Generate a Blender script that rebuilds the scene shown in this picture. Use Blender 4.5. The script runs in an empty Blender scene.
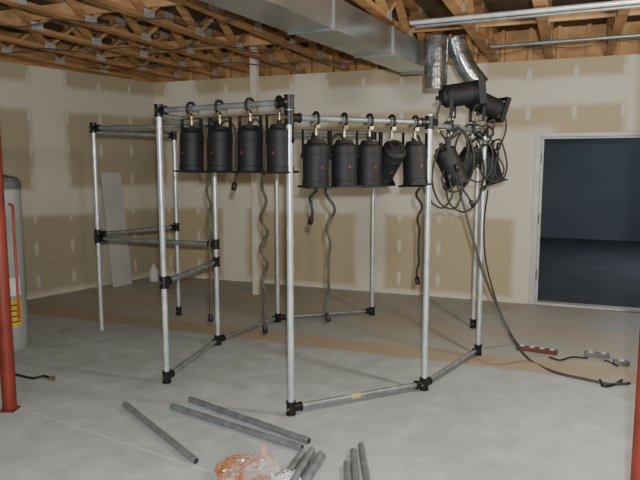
import bpy, math, random
from mathutils import Vector, Matrix, noise
random.seed(4)
V=Vector
# ---------------- camera ----------------
F=620.0; P=math.radians(6.9); H=1.65
cp,sp=math.cos(P),math.sin(P)
cam=bpy.data.cameras.new('camera'); cam.sensor_width=36; cam.lens=F/640*36; cam.clip_end=200
co=bpy.data.objects.new('camera',cam); co.location=(0,0,H); co.rotation_euler=(math.pi/2-P,0,0)
bpy.context.collection.objects.link(co); bpy.context.scene.camera=co
def ray(u,v):
    a=(u-320)/F; b=(240-v)/F
    return V((a,cp+b*sp,-sp+b*cp))
def gp(u,v,z=0.0):      # surveyed point on a horizontal plane
    d=ray(u,v); t=(z-H)/d.z
    return V((d.x*t,d.y*t,z))
def pd(u,v,Y):
    d=ray(u,v); t=Y/d.y
    return V((d.x*t,Y,H+d.z*t))
# room axes
K=V((-2.42,9.24,0)); U=V((.9286,-.3711,0)).normalized(); N=V((.3711,.9286,0)).normalized()
DL=V((-.562,-.827,0)).normalized()
def W(s,q,z=0): return K+U*s-N*q+V((0,0,z))
# ---------------- materials ----------------
def newmat(n):
    m=bpy.data.materials.new(n); m.use_nodes=True
    return m,m.node_tree,m.node_tree.nodes['Principled BSDF']
def mat(n,c1,c2=None,rough=.6,metal=0,scale=8,bump=0,stretch=None,detail=4,alpha=None,coat=0,trans=0):
    m,nt,b=newmat(n)
    c2=c2 or tuple(x*.75 for x in c1)
    tc=nt.nodes.new('ShaderNodeTexCoord'); mp=nt.nodes.new('ShaderNodeMapping')
    nt.links.new(tc.outputs['Object'],mp.inputs[0])
    if stretch: mp.inputs['Scale'].default_value=stretch
    nz=nt.nodes.new('ShaderNodeTexNoise'); nz.inputs['Scale'].default_value=scale; nz.inputs['Detail'].default_value=detail
    nt.links.new(mp.outputs[0],nz.inputs['Vector'])
    r=nt.nodes.new('ShaderNodeValToRGB'); r.color_ramp.elements[0].position=.35; r.color_ramp.elements[1].position=.65
    r.color_ramp.elements[0].color=(*c1,1); r.color_ramp.elements[1].color=(*c2,1)
    nt.links.new(nz.outputs[0],r.inputs[0]); nt.links.new(r.outputs[0],b.inputs['Base Color'])
    b.inputs['Roughness'].default_value=rough; b.inputs['Metallic'].default_value=metal
    if bump:
        bp=nt.nodes.new('ShaderNodeBump'); bp.inputs['Strength'].default_value=bump; bp.inputs['Distance'].default_value=.01
        nt.links.new(nz.outputs[0],bp.inputs['Height']); nt.links.new(bp.outputs[0],b.inputs['Normal'])
    if coat: b.inputs['Coat Weight'].default_value=coat
    if alpha: b.inputs['Alpha'].default_value=alpha
    if trans: b.inputs['Transmission Weight'].default_value=trans
    return m
M={}
M['galv']=mat('galvanized_steel',(.70,.73,.74),(.52,.55,.56),.33,.5,14)
M['galvdull']=mat('dull_conduit',(.30,.33,.33),(.20,.22,.22),.40,.4,14)
M['joint']=mat('black_fitting',(.008,.008,.009),(.014,.014,.014),.45,.2,30)
M['black']=mat('black_lamp_paint',(.004,.004,.005),(.006,.006,.007),.65,0,12)
M['lens']=mat('lamp_glass',(.05,.06,.07),(.03,.03,.04),.1,.2)
M['chrome']=mat('brassy_hardware',(.40,.33,.20),(.20,.17,.11),.35,.75,25)
M['redlab']=mat('red_sticker',(.25,.02,.015),(.2,.02,.02),.6)
M['cord']=mat('cord_rubber',(.012,.011,.010),(.026,.023,.02),.6,0,30)
M['cordlt']=mat('cord_brown',(.075,.063,.048),(.04,.034,.027),.6,0,30)
M['cordgrey']=mat('cord_grey',(.075,.075,.068),(.05,.05,.045),.5,0,30)
M['wood']=mat('truss_lumber',(.50,.265,.11),(.30,.155,.065),.75,0,4,stretch=(1,1,9),detail=6)
M['wood2']=mat('rim_lumber',(.66,.39,.18),(.45,.25,.11),.75,0,5,detail=6)
M['osb']=mat('subfloor_deck',(.15,.09,.048),(.08,.048,.027),.9,0,7,detail=8)
M['plate']=mat('truss_plate',(.75,.75,.70),(.5,.5,.47),.4,.5,40)
M['duct']=mat('duct_sheet_metal',(.55,.59,.60),(.40,.44,.45),.26,.88,3,.12)
M['flex']=mat('crinkled_duct_metal',(.62,.66,.67),(.30,.33,.34),.2,.9,9,.9)
M['red']=mat('red_primer',(.23,.03,.014),(.15,.02,.01),.55,0,6)
M['redtube']=mat('red_orange_tube',(.50,.09,.04),(.38,.06,.03),.5,0,6)
M['paleboard']=mat('pale_post',(.76,.70,.58),(.64,.58,.46),.8,0,6)
M['sheet']=mat('drywall_sheet',(.52,.51,.46),(.45,.44,.40),.9,0,3)
M['white']=mat('aged_white_enamel',(.40,.41,.39),(.32,.33,.31),.4,0,5)
M['grey']=mat('grey_cap',(.16,.17,.17),(.12,.12,.12),.5)
M['yellow']=mat('yellow_sticker',(.75,.5,.05),(.65,.4,.04),.6)
M['palelab']=mat('pale_yellow_label',(.50,.45,.20),(.40,.36,.18),.6)
M['paper']=mat('paper_white',(.75,.75,.73),(.65,.65,.63),.7)
M['ink_shade']=mat('black_ink_hole_shade',(.02,.02,.02),(.03,.03,.03),.6)  # print, and the painted dark inside pipe ends and socket slots
M['orangebag']=mat('thin_plastic_bag',(.55,.22,.08),(.72,.66,.60),.2,0,9,.25,trans=.45)
M['frame']=mat('door_frame_metal',(.64,.64,.60),(.52,.52,.49),.5,.1,5)
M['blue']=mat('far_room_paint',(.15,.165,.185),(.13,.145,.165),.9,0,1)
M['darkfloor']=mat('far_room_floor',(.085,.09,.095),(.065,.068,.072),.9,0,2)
M['brown']=mat('brown_strip_plastic',(.16,.045,.03),(.11,.03,.02),.5)
M['plastic']=mat('bottle_plastic',(.8,.79,.74),(.7,.69,.64),.4)

class NB:  # tiny node-math builder
    def __init__(s,nt): s.nt=nt
    def m(s,op,a,b=0.0,c=None):
        n=s.nt.nodes.new('ShaderNodeMath'); n.operation=op
        for i,x in enumerate((a,b,c)):
            if x is None: continue
            if isinstance(x,(int,float)): n.inputs[i].default_value=x
            else: s.nt.links.new(x,n.inputs[i])
        return n.outputs[0]
    def step(s,x,lo,hi):  # smoothstep
        n=s.nt.nodes.new('ShaderNodeMapRange'); n.interpolation_type='SMOOTHSTEP'
        s.nt.links.new(x,n.inputs[0]); n.inputs[1].default_value=lo; n.inputs[2].default_value=hi
        n.inputs[3].default_value=0; n.inputs[4].default_value=1
        return n.outputs[0]
    def mix(s,f,a,b):
        n=s.nt.nodes.new('ShaderNodeMix'); n.data_type='RGBA'
        if isinstance(f,(int,float)): n.inputs[0].default_value=f
        else: s.nt.links.new(f,n.inputs[0])
        for i,x in ((6,a),(7,b)):
            if isinstance(x,tuple): n.inputs[i].default_value=(*x,1)
            else: s.nt.links.new(x,n.inputs[i])
        return n.outputs[2]
    def noise(s,vec,scale,detail=3):
        n=s.nt.nodes.new('ShaderNodeTexNoise'); n.inputs['Scale'].default_value=scale; n.inputs['Detail'].default_value=detail
        s.nt.links.new(vec,n.inputs['Vector']); return n.outputs[0]
def wallmat(name,tan,mud,offA,offB,clean=None):
    m,nt,b=newmat(name); B=NB(nt)
    tc=nt.nodes.new('ShaderNodeTexCoord'); sx=nt.nodes.new('ShaderNodeSeparateXYZ')
    nt.links.new(tc.outputs['Object'],sx.inputs[0]); x=sx.outputs[0]; z=sx.outputs[2]
    n1=B.noise(tc.outputs['Object'],1.6,3); n2=B.noise(tc.outputs['Object'],9,3)
    w=B.m('MULTIPLY',B.m('SUBTRACT',n1,.5),.10)
    w=B.m('ADD',w,B.m('MULTIPLY',B.m('SUBTRACT',n2,.5),.02))
    zz=B.m('ADD',z,w); xx=B.m('ADD',x,w)
    def band(v,c,h,s=.05):
        d=B.m('ABSOLUTE',B.m('SUBTRACT',v,c)); return B.m('SUBTRACT',1.0,B.step(d,h-s,h+s))
    hb=B.m('MAXIMUM',band(zz,1.19,.17),band(zz,2.48,.16))
    hb=B.m('MAXIMUM',hb,band(zz,0.0,.06))
    up=B.step(z,1.20,1.22)
    def vert(off,per,hw):
        f=B.m('FRACT',B.m('DIVIDE',B.m('ADD',xx,off+50*per),per))
        d=B.m('MULTIPLY',B.m('ABSOLUTE',B.m('SUBTRACT',f,.5)),per)
        return B.m('SUBTRACT',1.0,B.step(d,hw-.06,hw+.06))
    va=B.m('MULTIPLY',vert(offA,2.0,.24),up); vb=B.m('MULTIPLY',vert(offB,2.0,.2),B.m('SUBTRACT',1.0,up))
    # screw dabs: vertical strokes at studs
    fx=B.m('FRACT',B.m('DIVIDE',B.m('ADD',x,offA+61.0),.50)); dx=B.m('MULTIPLY',B.m('ABSOLUTE',B.m('SUBTRACT',fx,.5)),.50)
    fz=B.m('FRACT',B.m('DIVIDE',z,.41)); dz=B.m('MULTIPLY',B.m('ABSOLUTE',B.m('SUBTRACT',fz,.5)),.41)
    e=B.m('SQRT',B.m('ADD',B.m('POWER',B.m('DIVIDE',dx,.032),2.0),B.m('POWER',B.m('DIVIDE',dz,.10),2.0)))
    dab=B.m('MULTIPLY',B.m('SUBTRACT',1.0,B.step(e,.5,1.2)),.8)
    mk=B.m('MAXIMUM',B.m('MAXIMUM',hb,va),B.m('MAXIMUM',vb,dab))
    if clean:   # region of the upper wall almost fully skimmed
        rg=B.m('MULTIPLY',B.m('MULTIPLY',B.step(xx,clean[0],clean[0]+.2),up),B.m('SUBTRACT',1.0,B.step(xx,clean[1],clean[1]+.2)))
        mk=B.m('MAXIMUM',mk,B.m('MULTIPLY',rg,B.m('SUBTRACT',1.0,B.step(zz,clean[2],clean[2]+.15))))
    tanc=B.mix(n1,tan,tuple(c*.94 for c in tan)); mudc=B.mix(n2,mud,tuple(c*.95 for c in mud))
    nt.links.new(B.mix(mk,tanc,mudc),b.inputs['Base Color']); b.inputs['Roughness'].default_value=.9
    return m
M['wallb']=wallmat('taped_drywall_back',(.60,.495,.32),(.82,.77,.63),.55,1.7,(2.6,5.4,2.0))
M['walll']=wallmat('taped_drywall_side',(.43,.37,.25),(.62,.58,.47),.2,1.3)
def floormat():
    m,nt,b=newmat('concrete_slab'); B=NB(nt)
    tc=nt.nodes.new('ShaderNodeTexCoord'); o=tc.outputs['Object']; sx=nt.nodes.new('ShaderNodeSeparateXYZ'); nt.links.new(o,sx.inputs[0])
    x,y=sx.outputs[0],sx.outputs[1]
    n1=B.noise(o,.9,6); n2=B.noise(o,5.5,8); n3=B.noise(o,40,4)
    c=B.mix(B.step(n1,.36,.64),(.40,.44,.43),(.47,.51,.50))
    c=B.mix(B.m('MULTIPLY',B.step(n2,.5,.70),.4),c,(.62,.66,.65))
    c=B.mix(B.m('MULTIPLY',B.step(n2,.5,.32),.3),c,(.29,.32,.31))
    c=B.mix(B.m('MULTIPLY',B.step(n3,.5,.7),.25),c,(.31,.34,.33))
    # q = distance in front of the back wall
    q=B.m('SUBTRACT',K.dot(N),B.m('ADD',B.m('MULTIPLY',x,N.x),B.m('MULTIPLY',y,N.y)))
    qn=B.m('ADD',q,B.m('MULTIPLY',B.m('SUBTRACT',n2,.5),.08))
    near=B.m('SUBTRACT',1.0,B.step(qn,2.5,2.62))
    c=B.mix(B.m('MULTIPLY',near,B.step(n1,.3,.65)),c,(.46,.41,.32))
    d=B.m('ABSOLUTE',B.m('SUBTRACT',qn,2.42)); strip=B.m('SUBTRACT',1.0,B.step(d,.14,.19))
    c=B.mix(B.m('MULTIPLY',strip,.7),c,(.46,.35,.21))
    # snapped chalk line
    a=gp(20,408); e=gp(205,470); dr=(e-a).normalized(); nn=V((-dr.y,dr.x,0))
    l=B.m('ABSOLUTE',B.m('SUBTRACT',B.m('ADD',B.m('MULTIPLY',x,nn.x),B.m('MULTIPLY',y,nn.y)),a.dot(nn)))
    ln=B.m('SUBTRACT',1.0,B.step(l,.002,.006))
    c=B.mix(B.m('MULTIPLY',ln,.6),c,(.85,.85,.82))
    nt.links.new(c,b.inputs['Base Color']); b.inputs['Roughness'].default_value=.6
    bp=nt.nodes.new('ShaderNodeBump'); bp.inputs['Strength'].default_value=.12; bp.inputs['Distance'].default_value=.01
    nt.links.new(n3,bp.inputs['Height']); nt.links.new(bp.outputs[0],b.inputs['Normal'])
    return m
M['floor']=floormat()
# ---------------- mesh builder ----------------
class MB:
    def __init__(s): s.v=[]; s.f=[]; s.mi=[]; s.mats=[]; s.sm=[]
    def mid(s,m):
        if m not in s.mats: s.mats.append(m)
        return s.mats.index(m)
    def add(s,vs,fs,m,smooth=False):
        o=len(s.v); s.v+= [V(x) for x in vs]; k=s.mid(m)
        for f in fs: s.f.append([i+o for i in f]); s.mi.append(k); s.sm.append(smooth)
    def box(s,c,size,m,R=None):
        x,y,z=[a/2 for a in size]; vs=[V((i*x,j*y,k*z)) for i in(-1,1) for j in(-1,1) for k in(-1,1)]
        if R: vs=[R@a for a in vs]
        vs=[V(c)+a for a in vs]
        s.add(vs,[(0,1,3,2),(4,6,7,5),(0,4,5,1),(2,3,7,6),(0,2,6,4),(1,5,7,3)],m)
    def beam(s,p,q,w,h,m,up=V((0,0,1))):
        p,q=V(p),V(q); d=(q-p).normalized(); r=d.cross(up)
        if r.length<1e-4: r=V((1,0,0))
        r.normalize(); t=r.cross(d)
        vs=[a+r*(i*w/2)+t*(j*h/2) for a in(p,q) for i in(-1,1) for j in(-1,1)]
        s.add(vs,[(0,1,3,2),(4,6,7,5),(0,4,5,1),(2,3,7,6),(0,2,6,4),(1,5,7,3)],m)
    def tube(s,pts,r,m,seg=12,closed=False,hollow=False):
        pts=[V(p) for p in pts]; n=len(pts); T=[]
        for i in range(n):
            if closed: t=pts[(i+1)%n]-pts[i-1]
            else: t=pts[min(i+1,n-1)]-pts[max(i-1,0)]
            T.append(t.normalized())
        a=T[0].orthogonal().normalized(); vs=[]; fs=[]
        for i in range(n):
            a=(a-T[i]*a.dot(T[i])).normalized(); b=T[i].cross(a)
            rr=r[i] if isinstance(r,(list,tuple)) else r
            for k in range(seg):
                an=2*math.pi*k/seg; vs.append(pts[i]+(a*math.cos(an)+b*math.sin(an))*rr)
        for i in range(n if closed else n-1):
            j=(i+1)%n
            for k in range(seg):
                k2=(k+1)%seg; fs.append((i*seg+k,i*seg+k2,j*seg+k2,j*seg+k))
        s.add(vs,fs,m,True)
        if not closed and not hollow:
            s.add(vs[:seg],[tuple(range(seg))[::-1]],m); s.add(vs[-seg:],[tuple(range(seg))],m)
        elif hollow:
            for (pp,vv) in ((pts[0],vs[:seg]),(pts[-1],vs[-seg:])):
                inner=[pp+(x-pp)*.84 for x in vv]
                s.add(list(vv)+inner,[(k,(k+1)%seg,seg+(k+1)%seg,seg+k) for k in range(seg)],m)
                s.add(inner,[tuple(range(seg))],M['ink_shade'])  # flat black disc paints the shade inside the pipe bore
    def lathe(s,prof,m,seg=28,c=V((0,0,0)),caps=True):
        vs=[];fs=[]
        for r,z in prof:
            for k in range(seg):
                an=2*math.pi*k/seg; vs.append(V((r*math.cos(an),r*math.sin(an),z))+V(c))
        for i in range(len(prof)-1):
            for k in range(seg):
                k2=(k+1)%seg; fs.append((i*seg+k,i*seg+k2,(i+1)*seg+k2,(i+1)*seg+k))
        if caps: fs.append(tuple(range(seg))[::-1]); fs.append(tuple(range((len(prof)-1)*seg,len(prof)*seg)))
        s.add(vs,fs,m)
    def obj(s,name,parent=None,origin=None,bevel=0):
        me=bpy.data.meshes.new(name); o=V(origin) if origin is not None else V((0,0,0))
        me.from_pydata([tuple(a-o) for a in s.v],[],s.f)
        for m in s.mats: me.materials.append(m)
        me.polygons.foreach_set('material_index',s.mi); me.polygons.foreach_set('use_smooth',s.sm)
        me.validate(); me.update()
        ob=bpy.data.objects.new(name,me); ob.location=o; bpy.context.collection.objects.link(ob)
        if bevel:
            b=ob.modifiers.new('bevel','BEVEL'); b.width=bevel; b.segments=2; b.limit_method='ANGLE'
        if parent: ob.parent=parent
        return ob
def tag(o,label,cat,group=None):
    o['label']=label; o['category']=cat
    if group: o['group']=group
    return o
def struct(o): o['kind']='structure'; return o
def empty(name,loc):
    e=bpy.data.objects.new(name,None); e.location=loc; e.empty_display_size=.1; bpy.context.collection.objects.link(e); return e
def smooth(pts,n=8):
    pts=[V(p) for p in pts]; out=[]
    P_=[pts[0]*2-pts[1]]+pts+[pts[-1]*2-pts[-2]]
    for i in range(1,len(P_)-2):
        a,b,c,d=P_[i-1:i+3]
        for k in range(n):
            t=k/n; out.append(.5*((2*b)+(c-a)*t+(2*a-5*b+4*c-d)*t*t+(3*b-a-3*c+d)*t**3))
    out.append(pts[-1]); return out
# ---------------- room shell ----------------
b=MB(); b.box((2,5.5,-.05),(22,30,.1),M['floor']); struct(b.obj('floor'))
ZT=2.84
def wall(name,org,d,parts,m,th=.12):
    # local x along the wall, local y = outward (behind), local z up
    b=MB()
    for (x0,x1,z0,z1) in parts: b.box(((x0+x1)/2,th/2,(z0+z1)/2),(x1-x0,th,z1-z0),m)
    o=b.obj(name); o.location=org; o.rotation_euler=(0,0,math.atan2(d.y,d.x)); return struct(o)
S0,S1,DH=5.36,7.25,1.97
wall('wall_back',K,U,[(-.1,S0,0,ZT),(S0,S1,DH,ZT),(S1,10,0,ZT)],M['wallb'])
# side wall : local x runs from the far end to the corner
wl=6.5; org=K+DL*wl
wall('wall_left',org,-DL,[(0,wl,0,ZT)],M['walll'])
# far room through the doorway
b=MB()
def quad(b,pts,m): b.add(pts,[(0,1,2,3)],m)
D=-7.3
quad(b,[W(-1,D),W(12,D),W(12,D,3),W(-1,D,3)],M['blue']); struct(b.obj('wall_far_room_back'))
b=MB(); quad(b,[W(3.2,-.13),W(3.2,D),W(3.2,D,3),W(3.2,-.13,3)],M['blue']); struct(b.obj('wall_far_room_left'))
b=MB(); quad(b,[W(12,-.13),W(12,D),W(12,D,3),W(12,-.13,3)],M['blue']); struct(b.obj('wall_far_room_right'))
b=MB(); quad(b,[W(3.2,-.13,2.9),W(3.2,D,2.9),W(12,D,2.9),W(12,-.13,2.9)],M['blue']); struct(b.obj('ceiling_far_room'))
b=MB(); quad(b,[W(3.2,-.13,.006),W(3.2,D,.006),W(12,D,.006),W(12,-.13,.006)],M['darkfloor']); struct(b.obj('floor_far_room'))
# door frame
b=MB()
Rz=Matrix.Rotation(math.atan2(U.y,U.x),3,'Z')
def wb(b,s0,s1,q0,q1,z0,z1,m): b.box(W((s0+s1)/2,(q0+q1)/2,(z0+z1)/2),(abs(s1-s0),abs(q1-q0),abs(z1-z0)),m,Rz)
wb(b,S0-.065,S0,-.14,.02,0,DH+.045,M['frame']); wb(b,S0,S0+.03,-.09,-.05,0,DH,M['frame'])
wb(b,S1,S1+.055,-.14,.02,0,DH+.045,M['frame'])
wb(b,S0,S1,-.14,.02,DH,DH+.045,M['frame']); wb(b,S0,S1,-.09,-.05,DH-.02,DH,M['frame'])
wb(b,S0,S1,-.12,.01,0.001,.028,M['frame'])
for z in (.35,1.02,1.72): wb(b,S0,S0+.012,-.045,.0,z-.06,z+.06,M['grey'])
struct(b.obj('door_1',bevel=.003))
# rim boards on top of the walls
b=MB(); wb(b,-.1,10,-.12,-.08,ZT,3.2,M['wood2'])
s=.3
while s<10: wb(b,s,s+.04,-.08,.0,ZT,3.2,M['wood2']); s+=.305
struct(b.obj('trim_1'))
b=MB(); b.beam(K+V((0,0,3.02))+N*.1,org+V((0,0,3.02)),.04,.36,M['wood']); struct(b.obj('trim_2'))
b=MB(); b.box((2,5.5,3.23),(22,30,.05),M['osb']); struct(b.obj('ceiling'))
# open-web trusses
def truss(s):
    q0=max(.0,(-s)/.22+.05) if s<0 else 0.0
    q1=8.6; b=MB()
    if q1-q0<.5: return
    b.beam(W(s,q0,2.865),W(s,q1,2.865),.085,.038,M['wood']); b.beam(W(s,q0,3.18),W(s,q1,3.18),.085,.04,M['wood'])
    q=q1; k=0
    while q>q0+.1:
        qn=max(q-.38,q0)
        za,zb=(2.885,3.16) if k%2==0 else (3.16,2.885)
        b.beam(W(s,q,za),W(s,qn,zb),.075,.034,M['wood2'] if k%2==0 else M['wood'],up=V((0,0,1)))
        zc=2.885 if k%2==0 else 3.165
        wb(b,s-.045,s-.043,q-.07,q+.07,zc-.03,zc+.035,M['plate']); wb(b,s+.043,s+.045,q-.07,q+.07,zc-.03,zc+.035,M['plate'])
        q=qn;k+=1
    o=b.obj('ceiling_truss',origin=W(s,q0,2.85))
    tag(o,'open-web wooden floor truss under the deck above','ceiling truss','exposed wooden ceiling trusses')
s=-1.3
while s<9: truss(s); s+=.61
# strongback boards running across inside the truss webs
for i,q in enumerate((1.4,3.2,5.0)):
    b=MB(); b.beam(W(-.3 if q<2 else -.6,q,3.02),W(9,q,3.02),.035,.12,M['wood2'])
    struct(b.obj('trim_%d'%(i+3)))
# ---------------- ducts and ceiling pipes ----------------
DO=W(4.0,3,2.66)
e=empty('air_duct',DO)
def ductpart(secs,z0,z1,name):   # secs: (q, s_left, s_right)
    b=MB(); vs=[]
    for q,a,c in secs: vs+=[W(a,q,z0),W(c,q,z0),W(c,q,z1),W(a,q,z1)]
    fs=[(0,1,2,3),tuple(4*(len(secs)-1)+i for i in (3,2,1,0))]
    for i in range(len(secs)-1):
        for k in range(4): fs.append((4*i+k,4*i+4+k,4*i+4+(k+1)%4,4*i+(k+1)%4))
    b.add(vs,fs,M['duct']); o=b.obj(name,origin=DO); o.parent=e; o.location=(0,0,0)
def dl(q): return 4.05-(q-1.35)*.118
def dr_(q): return 4.37-(q-1.35)*.110
ductpart([(q,dl(q),dr_(q)) for q in (1.35,8.2)],2.58,2.80,'duct_trunk')
for q in (1.35,2.45,3.55,4.65):
    ductpart([(q+k,dl(q)-.012,dr_(q)+.012) for k in (-.01,.01)],2.568,2.812,'duct_flange')
tag(e,'long rectangular galvanized sheet-metal air duct under the trusses','air duct')
A0=pd(436,60,6.0)
b=MB(); b.tube([V((A0.x,A0.y,z)) for z in (2.84,2.75,2.6,2.36)],.108,M['flex'],24)
for z in (2.39,2.47,2.55,2.63,2.72): b.tube([V((A0.x,A0.y,z-.006)),V((A0.x,A0.y,z+.006))],.113,M['flex'],24)
tag(b.obj('round_duct',origin=(A0.x,A0.y,2.36)),'short vertical round galvanized duct ending open below the trusses','round duct')
p=[pd(455,38,6.1),pd(459,52,6.1),pd(466,68,6.1),pd(480,86,6.1)]
pp=smooth(p,5)
b=MB(); b.tube(pp,.098,M['flex'],24)
for i in (2,4,6,8,10,13): b.tube([pp[i],pp[i]+(pp[i+1]-pp[i]).normalized()*.014],.104,M['flex'],24)
tag(b.obj('elbow_duct',origin=pp[0]),'bent round galvanized duct elbow slanting down beside the vertical duct','duct elbow')
for i,(q,z,r) in enumerate(((2.55,2.80,.019),(2.35,2.81,.013),(1.2,2.81,.016))):
    b=MB(); b.tube([W(4.42 if q>2 else 4.9,q,z),W(9.0,q+.2,z)],r,M['galvdull' if i else 'galv'],12)
    tag(b.obj('ceiling_pipe',origin=W(6,q,z)),'straight silver metal pipe running below the trusses','pipe','silver pipes under the ceiling')
rw=random.Random(9)
for (s0,q0,s1,q1) in ((-.2,3.0,3.2,2.0),(.3,4.0,3.3,3.2),(.2,1.6,3.8,.9),(4.6,.9,7.5,1.3)):
    p=[]
    for i in range(9):
        t=i/8; p.append(W(s0+(s1-s0)*t,q0+(q1-q0)*t+rw.uniform(-.06,.06),2.825-abs(math.sin(t*math.pi*4))*.05))
    b=MB(); b.tube(smooth(p,5),.0045,M['cordgrey'],6)
    tag(b.obj('ceiling_wire',origin=p[4]),'thin loose electrical wire sagging under the trusses','wire','loose wires under the trusses')
# ---------------- steel columns ----------------
def column(x,y,lab,r=.045):
    e=empty('steel_column',(x,y,0))
    b=MB(); b.tube([V((0,0,.012)),V((0,0,2.84))],r,M['red'],24); o=b.obj('column_shaft'); o.parent=e
    b=MB(); b.box((0,0,.006),(.10,.10,.010),M['red']); o=b.obj('base_plate'); o.parent=e
    tag(e,lab,'steel column','red steel support columns')
column(-2.105,4.04,'red painted round steel support column near a white tank')
column(1.325,2.4,'dark red steel support column close to the viewer',.05)
# ---------------- pipe frame ----------------
PA=gp(102,332);PB=gp(167,383);PC=gp(291,415);PD=gp(424,390);PE=gp(478,355);PF=gp(372,315);PG=gp(278,322);PH=gp(218,345);PI=gp(179,315);PJ=gp(473,328)
tops=dict(A=2.04,B=2.08,C=2.06,D=2.0,E=1.97,F=2.0,G=2.0,H=2.04,I=1.98,J=1.98)
pts=dict(A=PA,B=PB,C=PC,D=PD,E=PE,F=PF,G=PG,H=PH,I=PI,J=PJ)
fe=empty('pipe_frame',(PC.x,PC.y,0)); fo=V(fe.location)
tag(fe,'large free-standing frame of galvanized pipes with black corner fittings','pipe frame')
def fpart(b,name,bevel=0):
    o=b.obj(name,origin=fo,bevel=bevel); o.parent=fe; o.location=(0,0,0); return o
PR=.021
for k,p in pts.items():
    b=MB(); b.tube([V((p.x,p.y,.02)),V((p.x,p.y,tops[k]))],PR,M['galv'],16); fpart(b,'post')
def fitting(p,z,dirs):
    b=MB(); c=V((p.x,p.y,z))
    b.tube([c-V((0,0,.04)),c+V((0,0,.04))],PR+.009,M['joint'],14)
    b.tube([c-V((0,0,.045)),c-V((0,0,.035))],PR+.013,M['joint'],14); b.tube([c+V((0,0,.035)),c+V((0,0,.045))],PR+.013,M['joint'],14)
    for d in dirs:
        d=V((d.x,d.y,0)).normalized(); b.tube([c+d*.01,c+d*.07],PR+.007,M['joint'],14); b.tube([c+d*.064,c+d*.076],PR+.011,M['joint'],14)
    b.tube([c+V((-.02,-.045,.0)),c],.008,M['chrome'],8)
    fpart(b,'pipe_joint')
rails=[('B','C',2.04),('C','D',1.945),('D','E',1.93),('B','H',2.01),('A','H',2.0),('A','I',1.96),('H','G',1.97),('G','F',1.96),('E','J',1.94),
 ('A','H',.94),('A','I',.98),('H','B',.78),
 ('B','H',.05),('H','G',.05),('G','F',.05),('C','D',.05),('D','E',.05)]
nodes={}
for a,c,z in rails:
    pa=V((pts[a].x,pts[a].y,z)); pc=V((pts[c].x,pts[c].y,z))
    b=MB(); b.tube([pa,pc],PR-.001,M['galvdull'],16); fpart(b,'rail')
    for k,o2 in ((a,c),(c,a)): nodes.setdefault((k,round(z,1)),[z,[]])[1].append(pts[o2]-pts[k])
for (k,_),(z,ds) in nodes.items(): fitting(pts[k],z,ds)
for k in ('J','I'): fitting(pts[k],.05,[])
for k in ('A','E','C'):
    p=pts[k]; b=MB(); b.tube([V((p.x,p.y,tops[k]-.0)),V((p.x,p.y,tops[k]+.012))],PR+.008,M['joint'],14); fpart(b,'end_cap')
b=MB(); mpt=PC.lerp(PD,.42)+V((0,0,.05)); b.tube([mpt,PC.lerp(PD,.49)+V((0,0,.05))],PR+.0005,M['palelab'],16); fpart(b,'paper_sticker')
# ---------------- stage lights ----------------
R=.084
def lamp_meshes():
    d={}
    b=MB()
    prof=[(.03,-.012),(.055,-.014),(.06,-.028),(.062,-.036),(.078,-.044),(R,-.055),(R,-.10),(R+.002,-.102),(R+.002,-.112),(R,-.114),(R,-.275),(R+.003,-.28),(R+.003,-.31),(R-.004,-.31),(R-.008,-.27)]
    b.lathe(prof,M['black'],32,caps=False); b.add([V((.03*math.cos(i*math.pi/6),.03*math.sin(i*math.pi/6),-.012)) for i in range(12)],[tuple(range(12))],M['black'])
    b.tube([V((0,0,-.012)),V((0,0,.015))],.014,M['black'],10)
    d['housing']=b
    b=MB(); b.lathe([(R-.008,-.268),(.05,-.262),(.001,-.258)],M['lens'],24,caps=False); d['lens']=b
    for key,g in (('gel',.089),('biggel',.10)):
        b=MB()
        b.box((0,g-.013,-.316),(2*g,.026,.012),M['black']); b.box((0,-g+.013,-.316),(2*g,.026,.012),M['black'])
        for sx in(-1,1): b.box((sx*(g-.013),0,-.316),(.026,2*g-.052,.012),M['black'])
        if key=='biggel':
            for a in range(4):
                Rm=Matrix.Rotation(a*math.pi/2,3,'Z'); b.add([Rm@V(x) for x in ((-g,g,-.322),(g,g,-.322),(g,g,-.35),(-g,g,-.35))],[(0,1,2,3)],M['black'])
        d[key]=b
    b=MB(); w=R+.010
    for sx in(-1,1): b.box((sx*w,0,-.165),(.004,.028,.18),M['black'])
    b.box((0,0,-.073),(2*w+.004,.028,.004),M['joint']); d['yoke']=b
    for nm_,sx in(('knob',-1),('knob2',1)):
        b=MB(); b.tube([V((sx*(R-.004),0,-.235)),V((sx*(w+.004),0,-.235)),V((sx*(w+.0041),0,-.235)),V((sx*(w+.008),0,-.235))],[.008,.008,.016,.016],M['black'],10)
        d[nm_]=b
    b=MB() # hook clamp
    hook=[V((0,0,-.075)),V((0,0,-.045)),V((0.0,-.034,-.03)),V((0,-.040,0)),V((0,-.028,.028)),V((0,0,.038)),V((0,.028,.028)),V((0,.038,.002))]
    b.tube(smooth(hook,4),.010,M['joint'],8); b.tube([V((0,.02,-.02)),V((0,.075,-.02))],.006,M['chrome'],8)
    b.box((0,.07,-.02),(.008,.006,.035),M['chrome']); b.tube([V((0,0,-.115)),V((0,0,-.055))],.012,M['chrome'],6); b.box((0,-.025,-.05),(.026,.012,.024),M['chrome']); d['clamp']=b
    b=MB(); b.box((0,-R-.001,-.19),(.014,.003,.014),M['redlab']); d['label']=b
    return d
LM=lamp_meshes(); LME={}
nm={'housing':'lamp_housing','lens':'lamp_lens','gel':'filter_frame','biggel':'filter_frame','yoke':'yoke','knob':'tilt_knob','knob2':'tilt_knob','clamp':'hook_clamp','label':'warning_sticker'}
for k,bb in LM.items():
    o=bb.obj(nm[k]); LME[k]=o.data; bpy.data.objects.remove(o)
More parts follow.
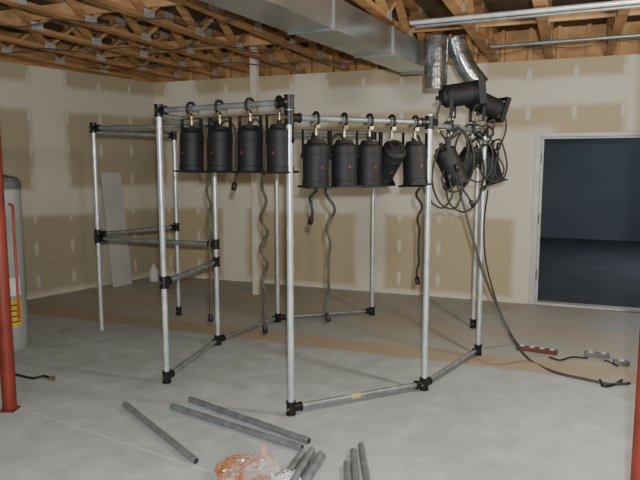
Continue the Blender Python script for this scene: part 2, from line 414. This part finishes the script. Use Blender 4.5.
def lamp(loc,yaw=0,tilt=0,flip=0,roll=0,label=None,big=False,group='black stage lights on the pipe frame'):
    e=empty('stage_light',loc); e.rotation_euler=(flip,roll,yaw)
    for k in('yoke','clamp','knob','knob2'):
        o=bpy.data.objects.new(nm[k],LME[k]); bpy.context.collection.objects.link(o); o.parent=e
    h=bpy.data.objects.new('lamp_housing',LME['housing']); bpy.context.collection.objects.link(h); h.parent=e
    L=.115; piv=V((0,0,-.235)); h.rotation_euler=(tilt,0,0); h.location=piv+Matrix.Rotation(tilt,3,'X')@V((0,0,L))
    for k in('lens','biggel' if big else 'gel','label'):
        o=bpy.data.objects.new(nm[k],LME[k]); bpy.context.collection.objects.link(o); o.parent=h
    tag(e,label or 'black cylindrical stage light hanging straight down from a pipe','stage light',group)
    return e
def on(a,c,u,z):
    A,C=pts[a],pts[c]; k=(u-320)/F/(cp+.09*sp)   # bearing
    t=(k*A.y-A.x)/((C.x-A.x)-k*(C.y-A.y)); p=A.lerp(C,t); return V((p.x,p.y,z))
yBC=math.atan2((PC-PB).y,(PC-PB).x); yCD=math.atan2((PD-PC).y,(PD-PC).x); yDE=math.atan2((PE-PD).y,(PE-PD).x)
row1=[lamp(on('B','C',u,2.04),yBC+random.uniform(-.1,.1),random.uniform(-.05,.05)) for u in(193,221,251,280)]
row2=[]
for u,t in((316,.03),(344,-.03),(369,.02),(414,-.12)): row2.append(lamp(on('C','D',u,1.945),yCD+random.uniform(-.1,.1),t))
row2.append(lamp(on('C','D',391,1.945),yCD+.0,.8,label='black stage light tilted sideways between upright ones'))
# corner cluster
c1=on('D','E',447,1.93); c2=on('D','E',468,1.93); c3=on('D','E',487,1.93)
row3=[lamp(c1,1.45,-.45,0,0,'black stage light tilted outward amid loose cords'),
 lamp(c2,1.25,.55,label='black stage light angled down amid loose cords'),
 lamp(c3,1.7,-.3,label='black stage light angled down at the frame corner'),
 lamp(on('D','E',451,1.93),1.25,1.45,math.pi,0,'black stage light with square shade mounted above the pipe, aimed sideways',True),
 lamp(on('D','E',475,1.93),1.9,1.9,math.pi,0,'black stage light with square shade mounted above the pipe, turned outward',True)]
# ---------------- cords ----------------
def cordpart(e,wpts,r,m,plug=True):
    bpy.context.view_layer.update()
    b=MB(); b.tube(wpts,r,m,8)
    if plug:
        d=(wpts[-1]-wpts[-2]).normalized(); b.tube([wpts[-1],wpts[-1]+d*.012,wpts[-1]+d*.055,wpts[-1]+d*.06],[r,.018,.018,.012],M['joint'],10)
    o=b.obj('power_cord'); o.parent=e; o.matrix_parent_inverse=e.matrix_world.inverted()
def wavy(e,off,zend,amp=.012,freq=9,r=.007,m=None,dxe=0,seed=0):
    p=V(e.location); rnd=random.Random(seed)
    top=p+V((0,0,-.12)); st=[top,top+V((off[0]*.5,off[1]*.6,.03)),p+V((off[0],off[1],-.16)),p+V((off[0],off[1],-.36))]
    z=p.z-.45; n=max(1,int((z-zend)/.03)); ph=rnd.uniform(0,6)
    for i in range(n+1):
        zz=z-(z-zend)*i/n; t=i/n
        a=amp*(.6+.6*math.sin(t*5+ph))
        st.append(V((p.x+off[0]+dxe*t+a*math.sin(zz*2*math.pi*freq/1.2*.9+ph),p.y+off[1]+a*math.cos(zz*2*math.pi*freq/1.2*.9+ph),zz)))
    cordpart(e,smooth(st,3),r,m or M['cordlt'])
wavy(row1[0],(.085,.13),.55,.012,6,.009,dxe=-.0,seed=1)
wavy(row1[2],(.07,.14),.53,.022,6,.0105,dxe=0,seed=2)
wavy(row1[1],(.09,.12),1.53,.01,8,.008,M['cord'],seed=5)
wavy(row2[1],(-.085,.14),.62,.03,5,.010,dxe=-.02,seed=3)
wavy(row2[0],(-.03,.13),1.30,.03,9,.010,M['cord'],seed=4)
wavy(row2[3],(.06,.12),.84,.02,7,.009,M['cord'],seed=8)
def drape(e,uv,Y,r=.0075):
    p=[V(e.location)+V((0,0,-.12 if e.rotation_euler[0]==0 else .12))]+[pd(u,v,Y) for u,v in uv]
    cordpart(e,smooth(p,7),r,M['cord'],True)
drape(row3[0],[(438,150),(432,180),(440,203),(455,208),(462,190),(458,172)],4.55)
drape(row3[0],[(458,128),(470,140),(474,165),(466,185),(452,192),(442,180),(448,160)],4.62)
drape(row3[1],[(478,140),(484,170),(478,200),(464,212),(450,204),(446,190)],4.8)
drape(row3[1],[(462,132),(455,150),(462,172),(478,182),(490,172),(492,150),(482,138)],4.75)
drape(row3[2],[(500,140),(507,165),(502,180),(495,172),(498,150)],5.1)
drape(row3[2],[(482,145),(476,160),(484,176),(496,182),(504,170),(498,156)],4.95)
drape(row3[3],[(445,95),(437,120),(447,140),(462,132),(468,148),(460,180),(470,200)],4.7)
drape(row3[4],[(500,108),(506,128),(498,150),(490,160),(494,178),(486,186)],5.15)
drape(row3[4],[(478,104),(470,118),(482,126),(494,120),(490,140),(478,150)],4.95)
drape(row2[3],[(420,175),(428,198),(442,208),(452,196),(450,182)],4.45)
# long extension cables draping to the floor
def cable(ptsl,r,m,lab):
    sp_=smooth(ptsl,10); b=MB(); b.tube(sp_,r,m,10); o=b.obj('extension_cable',origin=ptsl[-1]); tag(o,lab,'cable'); return o
g=lambda u,v:gp(u,v,.012)
cable([pd(455,175,4.75),pd(462,200,4.8),pd(472,235,4.8),pd(484,275,4.8),pd(500,312,4.85),pd(512,338,4.8),g(530,360),g(555,372),g(585,379),g(612,384),g(630,383)],.0105,M['cordgrey'],'long grey extension cable drooping from the lights onto the concrete')
cable([pd(488,190,5.15),pd(484,225,5.2),pd(486,262,5.2),pd(496,300,5.2),pd(505,322,5.2),g(517,343),g(528,350)],.007,M['cord'],'thin black cord hanging down to a power strip')
# ---------------- loose pipes ----------------
def lpipe(a,c,z,lab,grp,r=.020,mt='galvdull'):
    pa=gp(*a,z); pc=gp(*c,z); b=MB(); b.tube([pa,pc],r,M[mt],16,hollow=True); tag(b.obj('loose_pipe',origin=(pa+pc)/2),lab,'pipe',grp)
G1='loose pipes scattered on the floor'
lpipe((125,404),(196,461),.021,'loose grey metal pipe lying alone on the concrete',G1)
lpipe((172,406),(302,448),.021,'long grey metal pipe lying beside a parallel one',G1)
lpipe((190,399),(309,441),.021,'long grey metal pipe lying behind a parallel one',G1)
G2='short pipes piled on the floor'
for a,c,z in (((303,451),(276,492),.021),((313,453),(288,492),.021),((323,456),(300,492),.021),((312,450),(289,488),.058),((321,454),(300,490),.058)):
    lpipe(c,a,z,'short grey metal pipe in a small heap',G2)
for a,c in (((361,445),(369,492)),((353,451),(357,492)),((347,463),(348,492))):
    lpipe(c,a,.021,'short grey metal pipe lying beside two others','three short pipes side by side')
# ---------------- bag and carton ----------------
import bmesh
bm=bmesh.new(); bmesh.ops.create_icosphere(bm,subdivisions=6,radius=1)
for v in bm.verts:
    c=v.co.copy()
    f1=1-abs(noise.noise(c*2.6+V((5,2,1))))*2; f2=1-abs(noise.noise(c*6+V((2,0,0))))*2
    v.co=c*(.72+.22*f1+.10*f2); v.co.x*=.175; v.co.y*=.12; v.co.z*=.07
    if c.z>.1:   # gathered handles standing up at one side
        hx=math.exp(-((c.x-.55)/.24)**2-((c.y)/.5)**2); v.co.z+=(c.z-.1)*.13*hx*(.6+.4*f2)
    v.co.z=max(v.co.z,-.042)
me=bpy.data.meshes.new('plastic_bag'); bm.to_mesh(me); bm.free(); me.materials.append(M['orangebag'])
o=bpy.data.objects.new('plastic_bag',me); bpy.context.collection.objects.link(o); q=gp(248,477); o.location=(q.x,q.y,.044)
tag(o,'crumpled orange and white plastic bag on the concrete','plastic bag')
q=gp(286,484); e=empty('printed_packet',(q.x,q.y-.02,0)); e.rotation_euler=(0,0,.3)
b=MB(); n=10; vs=[]
def ph(x,y): return .055+.018*noise.noise(V((x*18,y*22,3)))+.02*(1-(x/.07)**2)*(1-(y/.05)**2)
for j in range(n+1):
    for i in range(n+1):
        x=-.07+.14*i/n; y=-.045+.09*j/n; vs.append(V((x+.006*noise.noise(V((y*30,0,1))),y,ph(x,y))))
fs=[(j*(n+1)+i,j*(n+1)+i+1,(j+1)*(n+1)+i+1,(j+1)*(n+1)+i) for j in range(n) for i in range(n)]
k=len(vs); ring=[i for i in range(n+1)]+[j*(n+1)+n for j in range(1,n+1)]+[n*(n+1)+i for i in range(n-1,-1,-1)]+[j*(n+1) for j in range(n-1,0,-1)]
vs+=[V((vs[i].x*1.04,vs[i].y*1.04,.001)) for i in ring]; L_=len(ring)
fs+=[(ring[i],k+i,k+(i+1)%L_,ring[(i+1)%L_]) for i in range(L_)]; fs.append(tuple(k+i for i in range(L_)))
b.add(vs,fs,M['paper']); o=b.obj('packet_body'); o.parent=e
b=MB(); rnd=random.Random(3)
for i in range(5):
    y=.03-i*.015; x=-.055
    while x<.045:
        w=rnd.uniform(.006,.018)
        h=.009 if i in(0,2) else .004
        b.add([V((x,y-h/2,ph(x,y-h/2)+.0025)),V((x+w,y-h/2,ph(x+w,y-h/2)+.0025)),V((x+w,y+h/2,ph(x+w,y+h/2)+.0025)),V((x,y+h/2,ph(x,y+h/2)+.0025))],[(0,1,2,3)],M['ink_shade']); x+=w+rnd.uniform(.003,.010)
o=b.obj('printed_marks'); o.parent=e
tag(e,'crumpled white paper packet with black print beside the bag','packet')
# ---------------- power strips ----------------
def strip(u,v,yaw,L,m,ms,n,lab):
    q=gp(u,v); e=empty('power_strip',(q.x,q.y,0)); e.rotation_euler=(0,0,yaw)
    b=MB(); b.box((0,0,.02),(L,.06,.04),m); o=b.obj('strip_body',bevel=.005); o.parent=e
    for i in range(n):
        b=MB(); x=-L/2+L*(i+.5)/n; b.box((x,0,.043),(.036,.04,.006),ms)
        for dx in(-.008,.008): b.box((x+dx,.004,.0465),(.003,.012,.002),M['ink_shade'])
        b.box((x,-.012,.0465),(.006,.006,.002),M['ink_shade']); o=b.obj('outlet'); o.parent=e
    tag(e,lab,'power strip')
strip(537,352,-.5,.34,M['brown'],M['paper'],4,'reddish-brown power strip with pale outlets on the concrete')
strip(597,357,-.35,.2,M['grey'],M['paper'],2,'grey metal outlet box with two white sockets')
strip(621,365,-.3,.12,M['grey'],M['plastic'],1,'small dark single outlet box at a cord end')
cable([g(549,357),g(560,360),g(572,357),g(588,358)],.007,M['cord'],'short black cord joining two outlet strips on the floor')
cable([g(604,360),g(610,362),g(618,366)],.006,M['cord'],'short cord between two outlet boxes')
cable([g(600,380),g(604,386),g(615,384),g(622,380)],.01,M['cord'],'black cable end curled on the concrete')
# ---------------- tank & left wall things ----------------
q=V((-2.87,5.5,0)); e=empty('water_heater',q)
def part(b,name,e,bevel=0):
    o=b.obj(name,bevel=bevel); o.parent=e; return o
b=MB(); b.lathe([(.19,.0),(.2,.03),(.2,1.42),(.19,1.45)],M['white'],36); part(b,'tank_body',e)
b=MB(); b.lathe([(.205,1.44),(.205,1.5),(.18,1.54),(.06,1.57)],M['grey'],36); part(b,'tank_lid',e)
for (z0,z1,mm) in((.22,.46,'yellow'),(.50,.66,'paper')):
    b=MB(); vs=[];n=8
    for i in range(n+1):
        a=math.radians(-58+42*i/n); vs+= [V((.2015*math.cos(a),.2015*math.sin(a),z)) for z in(z0,z1)]
    b.add(vs,[(2*i,2*i+2,2*i+3,2*i+1) for i in range(n)],M[mm])
    if mm=='yellow':
        for zz in(.26,.31,.36,.41):
            v2=[]
            for i in range(n-1):
                a=math.radians(-53+42*i/n); v2+=[V((.203*math.cos(a),.203*math.sin(a),z)) for z in(zz,zz+.012)]
            b.add(v2,[(2*i,2*i+2,2*i+3,2*i+1) for i in range(n-2)],M['ink_shade'])
    part(b,'warning_label' ,e)
b=MB(); b.tube([V((.215,-.15,.30)),V((.215,-.15,1.26)),V((.20,-.12,1.30)),V((.14,-.10,1.32))],.012,M['redtube'],10); part(b,'drain_tube',e)
tag(e,'aged white cylindrical water heater with grey lid and yellow label','water heater')
b=MB(); hz=[g(10,373),g(22,376),g(34,378),g(44,376),g(52,379)]; b.tube(smooth(hz,6),.010,M['cord'],8); b.tube([hz[-1]+V((-.02,0,.005)),hz[-1]+V((.02,0,.005))],.018,M['chrome'],10)
tag(b.obj('short_hose',origin=hz[2]),'short dark hose with a metal fitting on the floor','hose')
# leaning sheet
a=gp(106,286);c=gp(123,282); d=(c-a).normalized()
nrm=V((-DL.y,DL.x,0)); 
if nrm.dot(V((1,-1,0)))<0: nrm=-nrm
def onwall(p,off): 
    s=(p-K).dot(DL); return K+DL*s+nrm*off
pa,pc=onwall(a,.2),onwall(c,.2); ta,tc_=onwall(a,.03)+V((0,0,1.55)),onwall(c,.03)+V((0,0,1.55))
b=MB(); t=nrm*.014; b.add([pa,pc,tc_,ta,pa+t,pc+t,tc_+t,ta+t],[(0,1,2,3),(4,7,6,5),(0,4,5,1),(1,5,6,2),(2,6,7,3),(3,7,4,0)],M['sheet'])
tag(b.obj('drywall_offcut',origin=pa),'pale drywall offcut leaning against the unfinished wall','drywall sheet')
# timber post
q=gp(257,295); b=MB(); b.box((q.x,q.y,1.6),(.085,.085,3.2-.02),M['paleboard'],Rz); tag(b.obj('wooden_post',origin=(q.x,q.y,0),bevel=.004),'pale slender wooden post from floor to trusses','wooden post')
# bottle
q=gp(154,281); b=MB(); b.lathe([(.06,0),(.065,.01),(.065,.15),(.05,.18),(.022,.21),(.022,.25)],M['plastic'],20,c=(q.x,q.y,0)); tag(b.obj('bottle',origin=(q.x,q.y,0)),'small off-white plastic bottle on the floor by the wall','bottle')
# ---------------- lights ----------------
def pt(loc,e,col,r=.08):
    l=bpy.data.lights.new('unseen_light','POINT'); l.energy=e; l.color=col; l.shadow_soft_size=r
    o=bpy.data.objects.new('unseen_light',l); o.location=loc; bpy.context.collection.objects.link(o)
pt((.05,-.1,1.78),640,(.95,.975,1),.035)  # camera flash just above the lens
pt((-1.6,1.6,2.6),50,(1,.97,.92),.12)  # unseen ceiling bulb that evens out the floor light
pt((2.0,3.4,2.3),120,(1,.95,.85),.12)  # unseen bulb on the right, brightening the back wall
pt(W(7.5,-3.5,2.3),130,(.78,.87,1),.3)  # unseen cool light added to brighten the far room
w=bpy.data.worlds.new('world'); bpy.context.scene.world=w; w.use_nodes=True
w.node_tree.nodes['Background'].inputs[0].default_value=(.6,.7,.8,1); w.node_tree.nodes['Background'].inputs[1].default_value=.08
